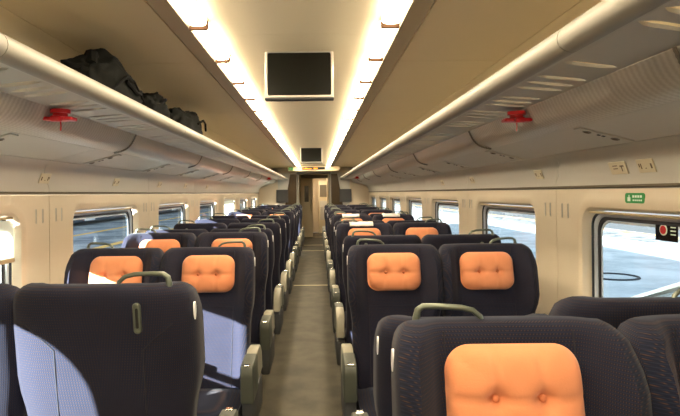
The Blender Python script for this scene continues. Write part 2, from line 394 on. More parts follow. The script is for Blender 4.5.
for s in (-1, 1):
    wp = empty('wall_'+wname[s]); tag(wp, 'beige %s side wall with rounded window openings and curved upper panels' % wname[s], 'wall', kind='structure')
    for k in mods:
        y0, y1 = modspan(k)
        if y1-y0 < 1.7:
            MB().box(s*HW, s*(HW+.14), y0+.0025, y1-.0025, 0, 1.505).build('wall_panel', M['wall'], wp)
        else: wall_panel(wp, s, y0, y1, k)
        # seam filler behind the joint
        MB().box(s*(HW+.008), s*(HW+.03), y1-.006, y1+.006, 0, 1.505).build('seam_filler', M['seam'], wp)
        for dy in (-.11, .11):
            if y1 < YF-.3: vent_slots(wp, s, y1+dy, 1.385)
        # upper curved panel with forward swept seam: lower rows of the panel lead the upper ones
        pts = UP[2:]; n = len(pts)
        hp_ = [(s*1.153, 1.7615), (s*1.22, 1.742), (s*1.396, 1.6975)]
        MB().sheet(hp_ if s < 0 else hp_[::-1], y0-.16+.0025, y1-.16-.0025, -.010).build('hatch_panel', M['upper'], wp)
        def sweep(z): 
            t = max(0, min(1, (1.70-z)/.18)); return .16*(t*t*(3-2*t))
        mb = MB(); rowsA = []
        for t_ in (0, .012):
            for j, e in enumerate((y0, y1)):
                for (x, z) in pts:
                    sw = sweep(z) if YB+.1 < e < YF-.1 else 0
                    mb.v.append((s*(x+t_*.6), e+(.0025 if j == 0 else -.0025)+sw-.16*(1 if YB+.1 < e < YF-.1 else 0)+.0, z+t_*.8))
        for i in range(n-1):
            mb.f += [(i, i+1, n+i+1, n+i), (2*n+i, 2*n+i+1, 3*n+i+1, 3*n+i), (i, i+1, 2*n+i+1, 2*n+i), (n+i, n+i+1, 3*n+i+1, 3*n+i)]
        mb.f += [(0, n, 3*n, 2*n), (n-1, 2*n-1, 4*n-1, 3*n-1)]
        mb.build('upper_panel', M['upper'], wp, 50)
    pr = [(s*(x+.02), z+.02) for x, z in UP]
    MB().sheet(pr if s < 0 else pr[::-1], YB, YF, -.006).build('seam_backing', M['seam'], wp)
    # ledge under the curved panel, its dark grey painted as a shadow band
    tr_ = MB().prism([(s*1.492, 1.508), (s*1.484, 1.515), (s*1.488, 1.524), (s*1.52, 1.524), (s*1.52, 1.508)], YB, YF).build('trim_%d' % (1 if s < 0 else 2), M['ledge'])
    tag(tr_, 'thin ledge in painted shadow grey along the top of the %s wall' % wname[s], 'trim', kind='structure')
    bb = MB().prism([(s*1.497, 0), (s*1.44, 0), (s*1.44, .10), (s*1.455, .13), (s*1.497, .14)], YB, YF).build('baseboard_'+wname[s], M['base'])
    tag(bb, 'dark grey heating duct along the foot of the %s wall' % wname[s], 'baseboard', kind='structure')
    # long plate of back wall above the rack and the shelf behind the duct
    BK = [(1.066, 2.196), (1.14, 2.185), (1.25, 2.13), (1.34, 2.05), (1.40, 1.95), (1.42, 1.862)]
    tb = MB().sheet([(s*x, z) for x, z in BK] if s > 0 else [(s*x, z) for x, z in BK][::-1], YB, YF, .01).build('trim_%d' % (3 if s < 0 else 4), M['ceiling'])
    tag(tb, 'curved cream panel behind the %s luggage rack' % wname[s], 'trim', kind='structure')
    # windows
    i = 0
    for k in mods:
        y0, y1 = modspan(k)
        if y1-y0 < 1.7: continue
        window_no += 1; cy, cz, ww_, hh_, cr_ = win_dims(s, k, y0, y1)
        w_ = empty('window_%d' % window_no, (0, 0, 0))
        posw = 'behind the camera' if y1 < 1.3 else {0: 'nearest the camera', 1: 'second from the camera', 2: 'third from the camera', 3: 'fourth from the camera', 4: 'fifth from the camera', 5: 'sixth from the camera', 6: 'seventh from the camera'}[k+1]
        X = lambda loop, x: [(s*x, p[0], p[1]) for p in loop]
        R = lambda d: rrect(cy, cz, ww_-.024-2*d, hh_-.024-2*d, cr_-.012, 8)
        mb = MB(); rings(mb, [X(R(0.01), HW+.040), X(R(.01), HW+.034), X(R(.016), HW+.034), X(R(.016), HW+.046)]); mb.build('gasket', M['rubber'], w_)
        mb = MB(); rings(mb, [X(R(.014), HW+.06), X(R(.016), HW+.044), X(R(.028), HW+.046), X(R(.031), HW+.06)]); mb.build('frame', M['frame'], w_)
        mb = MB(); rings(mb, [X(R(.048), HW+.066), X(R(.050), HW+.062), X(R(.058), HW+.062), X(R(.060), HW+.066)]); mb.build('inner_frame', M['frame'], w_)
        mb = MB(); rings(mb, [X(R(.028), HW+.062), X(R(.031), HW+.057), X(R(.046), HW+.057), X(R(.048), HW+.072)]); mb.build('gasket', M['rubber'], w_)
        mb = MB(); lo = R(.012); rings(mb, [X(lo, HW+.066), X(lo, HW+.071)], True, True); mb.build('glass', M['glass'], w_)
        # roller blind
        drop = {(-1, -1): .215, (-1, 3): .55, (-1, 2): .03}.get((s, k), .025)
        zt = WZ1-.012; hw2 = ww_/2-.02
        MB().rbox(s*(HW+.010) if s > 0 else s*(HW+.032), s*(HW+.032) if s > 0 else s*(HW+.010), cy-hw2+.02, cy+hw2-.02, zt-.014, zt-.002, .004, 1).build('blind_case', M['blindbar'], w_)
        if drop > .1:
            MB().box(min(s*(HW+.020), s*(HW+.022)), max(s*(HW+.020), s*(HW+.022)), cy-hw2+.004, cy+hw2-.004, zt-drop, zt-.02).build('blind', M['blind'], w_)
            MB().rbox(min(s*(HW+.012), s*(HW+.028)), max(s*(HW+.012), s*(HW+.028)), cy-hw2+.004, cy+hw2-.004, zt-drop-.025, zt-drop, .005, 1).build('blind_bar', M['blindbar'], w_)
        st = 'half drawn blind' if .1 < drop < .4 else ('fully drawn bright blind' if drop >= .4 else 'raised blind')
        tag(w_, 'rounded %s window with %s, %s' % (wname[s], st, posw), 'window', kind='structure')

# end wall behind the camera
wb_ = MB().box(-1.64, 1.64, YB-.06, YB, 0, 2.4).build('wall_back', M['wall']); tag(wb_, 'plain beige end wall behind the camera', 'wall', kind='structure')

# ------------------------------------------------------------------ luggage racks
def slotted_panel(parent, s, y0, y1, slots):
    """shelf from x=.79 to 1.02 with real slanted stadium openings"""
    XA, XB, Z = .785, 1.018, 1.868
    cells = []; ys = sorted(slots); hw_ = .0425
    edges = []; cur = y0; mb = MB()
    sl = .09; SXA, SXB = .792, .995
    def zz(x): return Z
    def quad(ya, yb):
        if yb-ya < .002: return
        n = 6; b = len(mb.v)
        for i in range(n+1):
            x = XA+(XB-XA)*i/n; sh = sl*(x-XA)/(XB-XA)
            mb.v += [(s*x, ya+sh, zz(x)), (s*x, yb+sh, zz(x))]
        for i in range(n): mb.f.append((b+2*i, b+2*i+1, b+2*i+3, b+2*i+2))
    for yc in ys:
        quad(cur, yc-hw_)
        n = 8; outer = []; inner = []; r = .019
        # parametrise: four sides around
        def warp(x, y): sh = sl*(x-XA)/(XB-XA); return (s*x, y+sh, zz(x))
        for i in range(n+1):  # lower side left->right
            t = i/n; xo = XA+(XB-XA)*t; xi = SXA+(SXB-SXA)*t
            wv = r*math.sqrt(max(0, 1-(2*t-1)**4))
            outer.append(warp(xo, yc-hw_)); inner.append(warp(xi, yc-wv))
        for i in range(n, -1, -1):
            t = i/n; xo = XA+(XB-XA)*t; xi = SXA+(SXB-SXA)*t
            wv = r*math.sqrt(max(0, 1-(2*t-1)**4))
            outer.append(warp(xo, yc+hw_)); inner.append(warp(xi, yc+wv+.0004))
        up = [(a, b_, c+.010) for a, b_, c in inner]
        rings(mb, [outer, inner, up]); cur = yc+hw_
    quad(cur, y1)
    o = mb.build('slotted_shelf_panel', M['shelf'], parent, 40); return o
RM0 = 1.33   # rack tube joint
for s in (-1, 1):
    rk = empty('luggage_rack', (0, 0, 0))
    tag(rk, 'overhead %s luggage rack with rounded front rail and slotted shelf' % wname[s], 'luggage rack', 'overhead luggage racks')
    seams = [YB]+[RM0+1.8*k for k in range(-2, 8) if YB+.1 < RM0+1.8*k < YF-.1]+[YF]
    for a, b_ in zip(seams[:-1], seams[1:]):
        cx, cz, r = .748, 1.893, .036
        mb = MB(); pts = []
        for k in range(20):
            an = 2*math.pi*k/20; rr = r
            pts.append((s*(cx+rr*math.cos(an)*1.05), cz+rr*math.sin(an)))
        mb.prism(pts, a+.002, b_-.002); mb.build('front_rail', M['tube'], rk, 50)
        if a > YB+.1: mb = MB(); mb.prism([(s*(cx+(r-.002)*math.cos(2*math.pi*k/16)), cz+(r-.002)*math.sin(2*math.pi*k/16)) for k in range(16)], a-.003, a+.003); mb.build('rail_joint', M['seam'], rk)
        # slots: groups of three every .347
        sl = []; y = 1.037-.347*20
        while y < b_:
            for d in (-.085, 0, .085):
                yy = y+d
                if a+.06 < yy < b_-.12: sl.append(yy)
            y += .347
        slotted_panel(rk, s, a, b_, sl)
        # ribbed duct quarter round with flutes
        prof = [(1.018, 1.872)]
        for k in range(0, 25):
            an = math.radians(95-105*k/24*1.0); R_ = .118+(.0022 if k % 2 else 0)
            prof.append((1.035+R_*math.cos(an)*1.0, 1.752+R_*math.sin(an)))
        prof.append((1.155, 1.76))
        # profile bulges downwards: mirror about the chord
        bul = []
        n = 24
        for k in range(n+1):
            t = k/n; x = 1.018+(1.152-1.018)*t; z = 1.872+(1.762-1.872)*t
            off = .030*math.sin(math.pi*t)+(.0022 if k % 2 else 0)
            bul.append((s*(x-off*.634), z-off*.773))
        MB().sheet(bul if s < 0 else bul[::-1], a+.002, b_-.002, -.006).build('ribbed_duct_cover', M['ribbed'], rk, 60)
        if a > YB+.1:
            arc = [(s*(abs(x)-.004), a, z-.004) for x, z in bul]
            MB().tube(arc, .005, 6).build('duct_joint_ring', M['tube'], rk)
    MB().box(min(s*1.02, s*1.42), max(s*1.02, s*1.42), YB, YF, 1.874, 1.884).build('rear_shelf', M['shelf'], rk)
    MB().sheet([(s*x, z) for x, z in ((.755, 1.862), (.79, 1.868))][::s], YB, YF, .004).build('rail_flange', M['shelf'], rk)

# reading light plates, on the upper panel (slope of UP between 1.22 and 1.40)
def on_upper(x):
    return 1.742+(1.696-1.742)*(x-1.22)/(1.40-1.22)
for s in (-1, 1):
    for j, y in enumerate([2.12, 3.25, 4.35, 5.4, 6.5, 7.6]):
        t = empty('reading_light', (s*1.27, y, on_upper(1.27)-.003), 0)
        t.rotation_euler = (0, s*math.atan2(.046, .18), 0)
        MB().rbox(-.115, .115, -.028, .028, -.004, .003, .0015, 1).build('plate', M['upper'], t)
        for dx in (-.07, .05):
            MB().disc((dx, 0, -.005), 'z', .017, .004, 14).build('lamp_ring', M['tube'], t); MB().disc((dx, 0, -.007), 'z', .011, .003, 12).build('lens', M['ledge'], t)
        for dx in (-.02, 0): MB().rbox(dx-.006, dx+.006, -.006, .006, -.007, -.003, .001, 1).build('push_button', M['base'], t)
        tag(t, 'reading light plate under the %s luggage rack, %s from the camera' % (wname[s], ORD[j+1]), 'reading light', 'reading lights under the racks')

# seat number plaques on the curved panel
def plaque(s, y, wid, hook=False, label=''):
    x0, z0, x1, z1 = 1.489, 1.575, 1.468, 1.632
    t = empty('plaque', (s*1.475, y, 1.60)); an = math.atan2(x0-x1, z1-z0)
    t.rotation_euler = (0, -s*an, 0)
    MB().rbox(-.002, .002, -wid/2, wid/2, -.030, .030, .0015, 1).build('plate', M['plate'], t)
    d = -s*.0026
    def mark(a, b_, c, e): MB().box(min(d, d-s*.0006), max(d, d-s*.0006), a, b_, c, e).build('printed_mark', M['print'], t)
    if hook:
        mark(-.05, -.02, .006, .012); mark(-.034, -.028, -.016, .01); mark(.0, .035, .010, .014); mark(.0, .035, -.004, 0)
    else:
        mark(-wid/2+.012, -wid/2+.022, -.012, .010); mark(-.004, .004, -.012, -.008); mark(wid/2-.03, wid/2-.024, -.012, .012); mark(wid/2-.018, wid/2-.012, -.004, .012)
    tag(t, label, 'plaque', 'plaques above the windows')
for s, y, wd, hk, lb in ((1, 2.37, .13, True, 'plaque with coat hook symbol above the nearest right window'), (1, 2.17, .11, False, 'seat number plaque just right of the hook symbol plaque'),
        (1, 3.22, .11, False, 'seat number plaque beside the nearest wall seam on the right'), (1, 4.6, .11, False, 'seat number plaque above the second right window'),
        (1, 5.7, .11, False, 'seat number plaque above the third right window'),
        (-1, 2.95, .11, False, 'sunlit seat number plaque beside the nearest left wall seam'), (-1, 4.0, .11, False, 'seat number plaque above the second left window'),
        (-1, 5.1, .11, False, 'seat number plaque beside the second left wall seam'), (-1, 6.1, .11, False, 'seat number plaque above the third left window'),
        (-1, 7.3, .11, False, 'seat number plaque above the fourth left window')):
    plaque(s, y, wd, hk, lb)

# green sticker above near right window and break-glass sign
t = empty('green_sign', (HW-.006, 2.28, 1.462))
mb = MB(); lp = rrect(0, 0, .14, .046, .012, 4); rings(mb, [[(0.002, a, b_) for a, b_ in lp], [(-.001, a, b_) for a, b_ in lp]], True, True); mb.build('plate', M['green'], t)
def pm(a, b_, c, e): MB().box(-.0022, -.001, a, b_, c, e).build('printed_mark', M['signwhite'], t)
pm(.030, .050, -.014, .004); pm(.036, .042, .004, .014)
for q in range(4): pm(-.052+.018*q, -.040+.018*q, .002, .013)
for q in range(5): pm(-.052+.014*q, -.044+.014*q, -.013, -.006)
tag(t, 'small green rounded safety sign above the nearest right window', 'sign')
t = empty('emergency_sign', (HW+.062, 2.19, 1.325))
MB().rbox(-.002, .002, -.085, .055, -.045, .045, .002, 1).build('plate', M['screen'], t)
MB().disc((-.003, 0.0, .002), 'x', .024, .002, 20).build('white_ring', M['signwhite'], t); MB().disc((-.004, 0, .002), 'x', .018, .003, 20).build('red_disc', M['red'], t)
for z in (-.015, .0, .015): MB().box(-.0035, -.002, -.075, -.045, z-.002, z+.003).build('printed_mark', M['signwhite'], t)
tag(t, 'black square sign with red disc stuck inside the nearest right window', 'sign')

# red hammer holders under racks
for s, y, z in ((-1, 2.15, 1.860), (1, 2.31, 1.856)):
    t = empty('emergency_hammer_holder', (s*.985, y, z))
    mb = MB(); mb.disc((0, 0, -.008), 'z', .040, .016, 18, .036); mb.disc((0, 0, -.025), 'z', .030, .02, 18, .026); mb.build('cap', M['red'], t)
    mb = MB(); mb.rbox(-.062, .062, -.030, .025, -.048, -.032, .006, 2); mb.rbox(-.02, .02, -.05, -.02, -.054, -.03, .006, 2); mb.build('bracket', M['red'], t)
    MB().tube([(0, 0, -.04), (.002, 0, -.07), (0, 0, -.088)], .003, 6).build('pull_string', M['red'], t)
    tag(t, 'red emergency hammer holder hanging under the %s luggage rack' % wname[s], 'hammer holder', 'red hammer holders under the racks')
for s in (-1, 1):
    t = empty('emergency_hammer_holder', (s*.985, 11.5, 1.86))
    MB().disc((0, 0, -.018), 'z', .036, .034, 12).build('cap', M['red'], t); MB().rbox(-.06, .06, -.03, .03, -.048, -.034, .005, 1).build('bracket', M['red'], t)
    tag(t, 'far red emergency hammer holder near the end of the %s rack' % wname[s], 'hammer holder', 'red hammer holders under the racks')

# ------------------------------------------------------------------ monitors
for j, y in enumerate((2.66, 8.3)):
    t = empty('ceiling_monitor', (0, y, CZ)); a = .19
    fr = MB()
    # frame ring around the screen
    def rr(w, h, yy, cz=-.085): return [(p[0], yy, p[1]) for p in rrect(0, cz, w, h, .008, 2)]
    rings(fr, [rr(.350, .246, .05), rr(.356, .252, .03), rr(.356, .252, -.004), rr(.346, .244, -.010), rr(.330, .228, -.010), rr(.326, .224, .0)], False, True)
    fr.build('casing', M['bezel'], t)
    mb = MB(); rings(mb, [rr(.328, .226, -.001), rr(.328, .226, .01)], True, True); mb.build('screen', M['screen'], t)
    MB().rbox(-.178, .178, -.012, .03, -.221, -.209, .004, 1).build('lower_lip', M['base'], t)
    MB().rbox(-.09, .09, .0, .045, .02, .04, .004, 1).build('bracket', M['bezel'], t)
    t.rotation_euler = (math.radians(-4), 0, 0)
    tag(t, ['large switched-off monitor hanging from the ceiling nearest the camera', 'small far monitor hanging in front of the end wall display'][j], 'monitor', 'ceiling monitors')

# ------------------------------------------------------------------ end bulkhead
bk = empty('wall_far', (0, YF, 0)); tag(bk, 'cream end bulkhead around the open doorway', 'wall', kind='structure')
for s in (-1, 1):
    MB().box(min(s*.42, s*1.64), max(s*.42, s*1.64), 0.0, .06, 0, .95).build('lower_panel', M['wall'], bk)
    MB().box(min(s*.98, s*1.64), max(s*.98, s*1.64), 0.0, .06, .95, 2.3).build('side_panel', M['wall'], bk)
    MB().box(min(s*.42, s*.98), max(s*.42, s*.98), 0.02, .06, .95, 2.3).build('recess_panel', M['upper'], bk)
    # dark sloping glass
    mb = MB(); mb.prism([(s*.47, 1.10), (s*.47, 2.02), (s*.64, 2.02), (s*.80, 1.10)], -.02, 0.01); mb.build('dark_glass', M['glassdark'], bk)
    mb = MB(); mb.prism([(s*.70, 1.25), (s*.70, 1.60), (s*1.02, 1.60), (s*1.02, 1.25)], -.045, -.025); mb.build('grey_screen', M['base'], bk)
    MB().rbox(min(s*.405, s*.455), max(s*.405, s*.455), -.05, .08, 0, 2.06, .008, 2).build('door_post', M['tube'], bk)
MB().rbox(-.455, .455, -.05, .08, 2.02, 2.08, .008, 2).build('door_lintel', M['tube'], bk)
MB().box(-1.64, 1.64, .0, .06, 2.06, 2.4).build('header_panel', M['wall'], bk)
hd = empty('display_header', (0, 13.42, 2.06))
MB().prism([(-.66, .02), (-.68, .05), (-.68, .15), (.68, .15), (.68, .05), (.66, .02)], 0, .56).build('housing', M['ceiling'], hd)
MB().rbox(-.30, .30, -.008, .004, .05, .115, .003, 1).build('display_window', M['screen'], hd)
tag(hd, 'cream header box above the far doorway with amber display', 'display')
x = -.27
random.seed(3)
mb = MB()
for q in range(12):
    w_ = random.choice((.012, .018, .024)); mb.box(x, x+w_, -.011, -.009, .068, .072+random.choice((.012, .02, .026))); x += w_+.008
    if q == 7: x += .05
mb.build('amber_text', M['ledtext'], hd)
t = empty('exit_sign', (-.59, 13.40, 2.135)); MB().rbox(-.062, .062, -.01, .012, -.042, .042, .004, 1).build('plate', M['green'], t)
MB().box(-.03, -.01, -.013, -.0105, -.02, .02).box(.005, .04, -.013, -.0105, -.005, .005).build('printed_mark', M['signwhite'], t)
tag(t, 'green exit sign left of the amber display over the doorway', 'sign')
# vestibule beyond
vs = empty('wall_front'); tag(vs, 'cream vestibule corridor beyond the open doorway', 'wall', kind='structure')
for s in (-1, 1):
    MB().box(min(s*.47, s*1.2), max(s*.47, s*1.2), 14.06, 14.9, 0, 2.3).build('side_cabinet', M['door'], vs)
    MB().box(min(s*.62, s*1.2), max(s*.62, s*1.2), 14.9, 17.5, 0, 2.3).build('side_wall', M['door'], vs)
    MB().box(min(s*.45, s*1.2), max(s*.45, s*1.2), 17.5, 17.6, 0, 2.3).build('inner_bulkhead', M['door'], vs)
    MB().box(min(s*.45, s*1.2), max(s*.45, s*1.2), 17.6, 19.7, 0, 2.3).build('side_wall', M['wall'], vs)
MB().box(-1.2, 1.2, 14.06, 19.8, 2.12, 2.3).build('lowered_ceiling', M['ceiling'], vs)
MB().box(-.45, .45, 17.5, 17.6, 2.0, 2.2).build('inner_lintel', M['tube'], vs)
MB().box(-1.2, 1.2, 19.7, 19.8, 0, 2.3).build('end_panel', M['wall'], vs)
M['lamp2'] = mat('vestibule_lamp_diffuser', srgb(250, 244, 230), 0.4, emit=(1.0, 0.86, 0.66, 1), estr=16)
t = empty('vestibule_lamp', (0, 14.6, 2.11)); MB().disc((0, 0, 0), 'z', .17, .02, 20).build('diffuser', M['lamp2'], t); MB().disc((0, 0, .006), 'z', .19, .01, 20).build('rim', M['tube'], t)
tag(t, 'round ceiling lamp just beyond the far doorway', 'lamp', 'vestibule lamps')
t = empty('vestibule_lamp', (.12, 18.6, 2.11)); MB().rbox(-.2, .2, -.35, .35, -.02, .01, .01, 1).build('diffuser', M['lamp2'], t)
tag(t, 'square ceiling lamp deepest inside the vestibule', 'lamp', 'vestibule lamps')
# sliding door leaf stands open on the left
ck = MB().rbox(.14, .58, 19.24, 19.68, 0, 1.95, .01, 1).build('end_cabinet', M['door'], vs)
MB().rbox(.19, .53, 19.23, 19.242, 1.35, 1.80, .006, 1).build('hatch', M['ledge'], ck); MB().rbox(.19, .53, 19.23, 19.242, .5, 1.2, .006, 1).build('hatch', M['upper'], ck)
MB().tube([(.23, 19.215, .8), (.23, 19.215, .98)], .01, 6).build('handle', M['chrome'], ck)
dr = empty('door_1', (-.24, 17.45, 0)); tag(dr, 'cream sliding door leaf half open at the vestibule end', 'door', kind='structure')
MB().rbox(-.24, .18, 0, .04, .01, 2.0, .01, 1).build('leaf', M['door'], dr)
MB().tube([(.12, -.03, .9), (.12, -.03, 1.3)], .012, 8).build('door_handle', M['chrome'], dr)
MB().rbox(-.10, .04, -.004, .001, 1.2, 1.75, .003, 1).build('door_window', M['glassdark'], dr)

# ------------------------------------------------------------------ bags on left rack
def bag(name, loc, size, seed, label, lumps, knob=None):
    t = empty(name, loc); bm = bmesh.new(); bmesh.ops.create_icosphere(bm, subdivisions=5, radius=1)
    for v in bm.verts:
        p = v.co.copy(); q = Vector([math.copysign(abs(c)**.72, c) for c in p])
        prof = 1.0
        for (yy, h) in lumps: prof += h*math.exp(-((q.y-yy)/.28)**2)
        n = noise.noise(p*1.7+Vector((seed, 0, 0)))*.18+noise.noise(p*4.5+Vector((0, seed, 0)))*.10+abs(noise.noise(p*9+Vector((0, 0, seed))))*.06
        q = q*(1+n)
        z = q.z*size[2]*(prof if q.z > -0.1 else 1)
        v.co = Vector((q.x*size[0], q.y*size[1], max(-size[2]*.85, z)))
    me = bpy.data.meshes.new('body'); bm.to_mesh(me); bm.free(); me.materials.append(M['bag'])
    me.polygons.foreach_set('use_smooth', [True]*len(me.polygons))
    o = bpy.data.objects.new('body', me); COL.objects.link(o); o.parent = t
    return t
b1 = bag('duffel_bag', (-.905, 2.42, 1.975), (.10, .34, .105), 3.1, '', [(-.30, .55), (-.05, .25), (.35, .15), (.8, -.3)])
MB().tube([(.04, -.24, .08), (.02, -.20, .13), (.0, -.13, .145), (-.02, -.07, .13), (0, -.02, .09)], [.022, .028, .030, .026, .02], 8).build('carry_handle', M['bag'], b1)
MB().tube([(.10, .0, .06), (.115, .08, .02), (.11, .16, .03), (.08, .25, .06)], .009, 6).build('shoulder_strap', M['strap'], b1)
MB().tube([(.11, -.2, -.02), (.12, -.05, .07), (.10, .1, .08), (.11, .22, .0)], .006, 6).build('zip', M['strap'], b1)
tag(b1, 'large crumpled black duffel bag on the left luggage rack', 'bag', 'black bags on the left rack')
b2 = bag('backpack', (-.905, 3.02, 1.97), (.10, .18, .10), 9.4, '', [(.2, .5)])
MB().tube([(.08, -.05, .05), (.10, .02, .09), (.06, .08, .08)], .010, 6).build('carry_handle', M['strap'], b2)
tag(b2, 'small lumpy black backpack between the duffel bag and the flat bag', 'bag', 'black bags on the left rack')
b3 = bag('holdall', (-.925, 3.85, 1.99), (.10, .44, .115), 5.7, '', [(.5, .45), (-.3, .1)])
MB().tube([(.10, .1, .05), (.12, .2, .09), (.11, .32, .08), (.10, .38, .03)], .009, 6).build('carry_handle', M['strap'], b3)
tag(b3, 'long flat black holdall farthest along the left luggage rack', 'bag', 'black bags on the left rack')

# ------------------------------------------------------------------ seats
def sstep(a, b, x):
    t = max(0, min(1, (x-a)/(b-a))); return t*t*(3-2*t)
def lerp_tab(tab, z):
    for (a, va), (b_, vb) in zip(tab[:-1], tab[1:]):
        if z <= b_: return va+(vb-va)*sstep(a, b_, z) if z >= a else va
    return tab[-1][1]
WT = [(.30, .243), (.80, .245), (.96, .267), (1.12, .267), (1.19, .263), (1.225, .250), (1.24, .236)]
GT = [(.30, .015), (.45, .028), (.80, .032), (.97, .098), (1.12, .104), (1.20, .07), (1.24, .045)]
def yf(z): return .01+.165*max(0, (z-.40))/.83
def thick(z): return lerp_tab([(.30, .15), (.8, .125), (1.24, .10)], z)
def front_y(x, z):
    g = lerp_tab(GT, z); return yf(z)-g*sstep(.150, .235, abs(x))
def backrest_mesh(parent):
    NF = 22; zs = [.33, .38, .44, .52, .62, .72, .80, .86, .91, .96, 1.01, 1.06, 1.11, 1.15, 1.18, 1.205, 1.222, 1.233, 1.238]
    ins = [0]*14+[0, .002, .008, .018, .034]
    mb = MB(); n = None; loops = []
    for z, i_ in zip(zs, ins):
        w = lerp_tab(WT, z)-i_*.3; fr = []; bk_ = []
        for k in range(NF+1):
            u = -1+2*k/NF; u = math.copysign(abs(u)**.8, u); x = w*u
            e = abs(u)
            fy = front_y(x, z)+i_+.030*sstep(.86, 1.0, e)
            by = yf(z)+thick(z)-i_-.045*(e**5)
            m_ = (fy+by)/2
            if by-fy < .02: fy, by = m_-.01, m_+.01
            fr.append((x, fy, z)); bk_.append((x, by, z))
        loops.append(fr+bk_[::-1])
    rings(mb, loops)
    L_ = NF+1
    for base in (0, (len(zs)-1)*2*L_):
        for k in range(NF): mb.f.append((base+k, base+k+1, base+2*L_-2-k, base+2*L_-1-k))
    return mb.build('backrest', M['fabric'], parent, 55)
def pillow_mesh(parent):
    mb = MB(); NX, NZ = 30, 22; hw, hh, T = .150, .103, .052; zc = 1.088
    grid = {}
    def P(i, j, side):
        u = -1+2*i/NX; v = -1+2*j/NZ
        # square to rounded-rect warp
        Lr = max(abs(u), abs(v), 1e-6); r_ = .058
        ax, az = abs(u)/Lr*hw, abs(v)/Lr*hh
        dx_, dz_ = ax-(hw-r_), az-(hh-r_)
        if dx_ > 0 and dz_ > 0:
            k_ = max(dx_, dz_)/math.hypot(dx_, dz_); ax, az = hw-r_+dx_*k_, hh-r_+dz_*k_
        bl = Lr**1.5
        uu = u*(1-bl)+math.copysign(ax/hw*Lr, u)*bl; vv = v*(1-bl)+math.copysign(az/hh*Lr, v)*bl
        e = max(0, (1-abs(u)**3.2))*max(0, (1-abs(v)**3.2))
        h = T*(e**.45)
        x = uu*hw*1.03; z = vv*hh*1.03
        if side > 0:
            for c in (-.052, .052):
                d2 = ((x-c)/.017)**2+(z/.017)**2; h -= .030*math.exp(-d2*.7)
                h -= .007*math.exp(-((x-c)/.007)**2)*(abs(v)**.5)*(1 if abs(v) < .93 else .3)
            h -= .007*math.exp(-(z/.007)**2)*(1 if abs(u) < .93 else .3)
            h += .0025*noise.noise(Vector((x*26, z*26, 1.3)))
            h = max(h, 0)
            y = -h
        else: y = .010*e
        return (x, yf(zc+z)-.006+y, zc+z)
    b = 0
    for side in (1, -1):
        for j in range(NZ+1):
            for i in range(NX+1): mb.v.append(P(i, j, side))
    n1 = (NX+1)*(NZ+1)
    for j in range(NZ):
        for i in range(NX):
            a = j*(NX+1)+i; mb.f.append((a, a+1, a+NX+2, a+NX+1)); mb.f.append((n1+a, n1+a+1, n1+a+NX+2, n1+a+NX+1))
    edge = [i for i in range(NX+1)]+[j*(NX+1)+NX for j in range(1, NZ+1)]+[NZ*(NX+1)+i for i in range(NX-1, -1, -1)]+[j*(NX+1) for j in range(NZ-1, 0, -1)]
    for k in range(len(edge)):
        a, c = edge[k], edge[(k+1) % len(edge)]; mb.f.append((a, c, n1+c, n1+a))
    o = mesh_from('pillow', mb.v, mb.f, M['pillow'], 'all', parent)
    for c in (-.052, .052):
        bm = bmesh.new(); bmesh.ops.create_uvsphere(bm, u_segments=12, v_segments=8, radius=.0085)
        for v in bm.verts: v.co = Vector((v.co.x+c, v.co.y*.6+yf(zc)-.036, v.co.z+zc))
        me = bpy.data.meshes.new('button'); bm.to_mesh(me); bm.free(); me.materials.append(M['button']); me.polygons.foreach_set('use_smooth', [True]*len(me.polygons))
        q = bpy.data.objects.new('button', me); COL.objects.link(q); q.parent = o
    return o
def cushion_mesh(parent):
    bm = bmesh.new(); bmesh.ops.create_cube(bm, size=1)
    bmesh.ops.subdivide_edges(bm, edges=bm.edges[:], cuts=7, use_grid_fill=True)
    for v in bm.verts:
        u, w, q = v.co*2
        r = .16
        x = u*.24; y = -.215+w*.225; z = .385+q*.055
        e = max(abs(u), abs(w))
        if q > .9: z += .018*(1-abs(u)**4)*(1-abs(w)**4) - .02*(max(abs(u), abs(w))**10)
        if q > 0 and w < -.9: y += .012*q; z -= .01
        v.co = Vector((x*(1-.03*(abs(q)**6)), y, z))
    bmesh.ops.recalc_face_normals(bm, faces=bm.faces)
    me = bpy.data.meshes.new('seat_cushion'); bm.to_mesh(me); bm.free(); me.materials.append(M['fabric']); me.polygons.foreach_set('use_smooth', [True]*len(me.polygons))
    try: me.set_sharp_from_angle(angle=math.radians(60))
    except Exception: pass
    o = bpy.data.objects.new('seat_cushion', me); COL.objects.link(o); o.parent = parent; return o
BACKSET = ('backrest', 'pillow', 'grab_handle', 'hook_plate', 'side_badge', 'seat_top_strip')
def back_surface(x, z): 
    e = abs(x)/lerp_tab(WT, z); return yf(z)+thick(z)-.045*(e**5)
